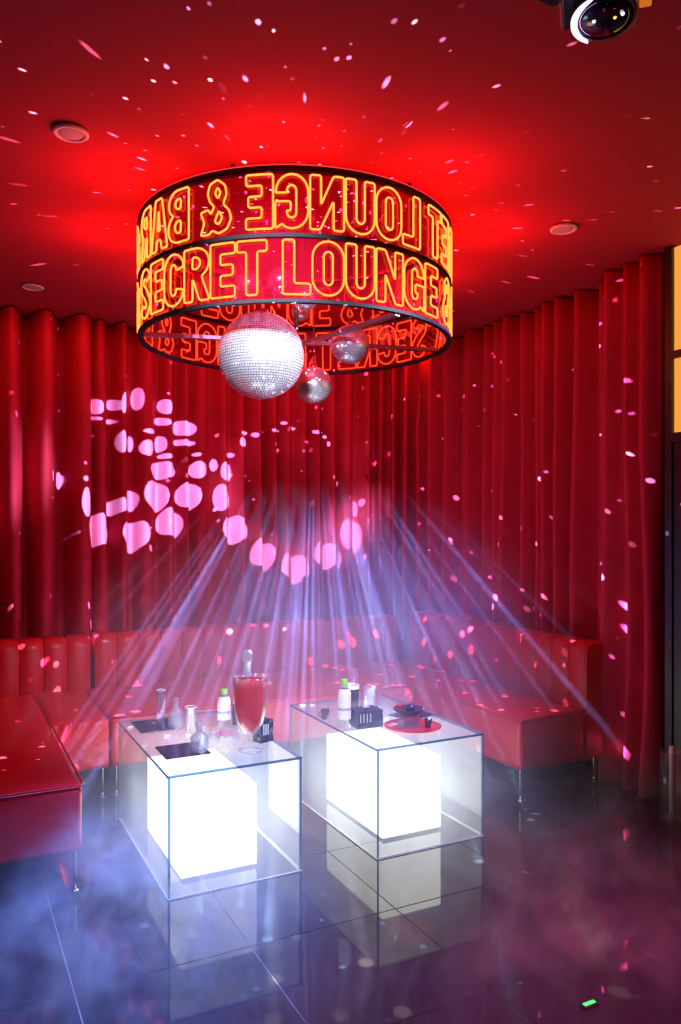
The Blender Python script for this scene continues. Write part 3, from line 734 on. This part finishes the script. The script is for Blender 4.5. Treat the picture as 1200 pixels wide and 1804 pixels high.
# pretzel ring on top
bm = tube([(.022*math.cos(2*PI*k/20), 0, .022*math.sin(2*PI*k/20)) for k in range(20)], .005, 8, True)
o = obj('glass_ring', bm, M['icy'], None, smooth=True); o.location = (TR[0]+.012, TR[1]+.06, zb+.133); tag(o, 'upright glass ring standing at the top of the tiered stand', 'ornament')
for k, (dx, dy, lb) in enumerate(((-.075, -.01, 'small clear shot glass on the tray, close to the tissue box'), (.062, -.045, 'small dark shot glass at the tray edge, near the table front'), (.055, .055, 'small clear shot glass at the back of the red tray'))):
    t = thing('shot_glass', lb, 'glass', (TR[0]+dx, TR[1]+dy, zb+.001), 0, 'shot glasses on the red tray')
    obj('cup', lathe([(0, 0), (.015, 0), (.019, .042), (.0175, .042), (.013, .007), (0, .007)], 18), M['icy'] if k != 1 else M['dkbowl'], t, smooth=True)

# ------------------------------------------------------------------ floor pieces by the window
t = thing('acrylic_stand', 'clear acrylic floor cylinder with a white core for its highlight, beside the end drape', 'stand', (3.34, 2.80, 0))
obj('cylinder', lathe([(0, 0), (.06, 0), (.06, .35), (.057, .35), (.057, .004), (0, .004)], 32), M['glass'], t, smooth=True)
obj('rod', lathe([(0, .004), (.015, .004), (.015, .37), (.012, .375), (0, .375)], 16), M['white'], t, smooth=True)  # white rod imitates the highlight in the clear cylinder
obj('foot', lathe([(0, .0045), (.045, .0045), (.03, .03), (.016, .035), (0, .035)], 20), M['icy'], t, smooth=True)

t = thing('green_glow_bar', 'small green glowing bar on the dark floor, nearest the camera', 'glowing bar', (1.81, 1.83, 0))  # green streak on the floor built as an added glowing bar
obj('bar_base', B(-.03, -.012, 0, .03, .012, .008), M['plastic_black'], t, bevel=.002)
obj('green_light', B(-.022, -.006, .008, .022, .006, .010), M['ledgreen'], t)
# ------------------------------------------------------------------ haze and floor smoke
hz = bpy.data.materials.new('haze'); hz.use_nodes = True; nt = hz.node_tree; n = nt.nodes; n.clear()
out = n.new('ShaderNodeOutputMaterial'); sc = n.new('ShaderNodeVolumeScatter'); sc.inputs['Color'].default_value = (.66, .72, 1, 1); sc.inputs['Anisotropy'].default_value = .2
nt.links.new(sc.outputs[0], out.inputs['Volume'])
tc = n.new('ShaderNodeTexCoord')
def mth(op, a, b=None, c=None):
    x = n.new('ShaderNodeMath'); x.operation = op
    for i, v in enumerate((a, b, c)):
        if v is None: continue
        if isinstance(v, (int, float)): x.inputs[i].default_value = v
        else: nt.links.new(v, x.inputs[i])
    return x.outputs[0]
def mapr(v, a, b, c=0, d=1, smooth=True):
    x = n.new('ShaderNodeMapRange'); x.interpolation_type = 'SMOOTHSTEP' if smooth else 'LINEAR'
    nt.links.new(v, x.inputs['Value']); x.inputs['From Min'].default_value = a; x.inputs['From Max'].default_value = b
    x.inputs['To Min'].default_value = c; x.inputs['To Max'].default_value = d; return x.outputs[0]
sp = n.new('ShaderNodeSeparateXYZ'); nt.links.new(tc.outputs['Object'], sp.inputs[0]); X, Y, Z = sp.outputs
nz = n.new('ShaderNodeTexNoise'); nz.inputs['Scale'].default_value = 2.7; nz.inputs['Detail'].default_value = 3; nz.inputs['Roughness'].default_value = .62; nz.inputs['Distortion'].default_value = .5
nt.links.new(tc.outputs['Object'], nz.inputs['Vector'])
puff = mapr(nz.outputs['Fac'], .46, .66)
# dome over the tables
dx = mth('DIVIDE', mth('SUBTRACT', X, 2.1), 2.15); dy = mth('DIVIDE', mth('SUBTRACT', Y, 4.2), 1.9); dz = mth('DIVIDE', Z, 1.80)
rr = mth('SQRT', mth('ADD', mth('ADD', mth('MULTIPLY', dx, dx), mth('MULTIPLY', dy, dy)), mth('MULTIPLY', dz, dz)))
dome = mth('MULTIPLY', mapr(rr, 1.0, .5), mth('ADD', .55, mth('MULTIPLY', puff, .7)))
# smoke lying on the floor
low = mth('MULTIPLY', mapr(Z, .55, .02), mapr(Y, 4.6, 2.9))
def plume(cx, cy, rx, ry, h):
    a = mth('DIVIDE', mth('SUBTRACT', X, cx), rx); b = mth('DIVIDE', mth('SUBTRACT', Y, cy), ry); c = mth('DIVIDE', Z, h)
    return mapr(mth('SQRT', mth('ADD', mth('ADD', mth('MULTIPLY', a, a), mth('MULTIPLY', b, b)), mth('MULTIPLY', c, c))), 1.0, .25)
wisp = n.new('ShaderNodeTexNoise'); wisp.inputs['Scale'].default_value = 5.5; wisp.inputs['Detail'].default_value = 3; wisp.inputs['Roughness'].default_value = .6; wisp.inputs['Distortion'].default_value = .9
nt.links.new(tc.outputs['Object'], wisp.inputs['Vector'])
wp = mapr(wisp.outputs['Fac'], .44, .64)
pl = mth('ADD', mth('MULTIPLY', plume(.60, 2.80, .56, .72, .55), 5.5), mth('MULTIPLY', plume(2.25, 2.1, .8, .6, .40), 1.3))
smoke = mth('ADD', mth('MULTIPLY', mth('MULTIPLY', low, mth('ADD', puff, .12)), .42), mth('MULTIPLY', pl, mth('MULTIPLY', wp, mth('ADD', puff, .25))))
dens = mth('ADD', mth('MULTIPLY', dome, .68), mth('MULTIPLY', smoke, 2.6))
nt.links.new(dens, sc.inputs['Density'])
hz.cycles.volume_step_rate = 1.0
fog = obj('haze', B(-1.2, 1.3, .002, 3.4, 5.25, 1.9), hz); tag(fog, 'pale bluish stage smoke drifting over the floor and around both tables', 'smoke', kind='stuff')
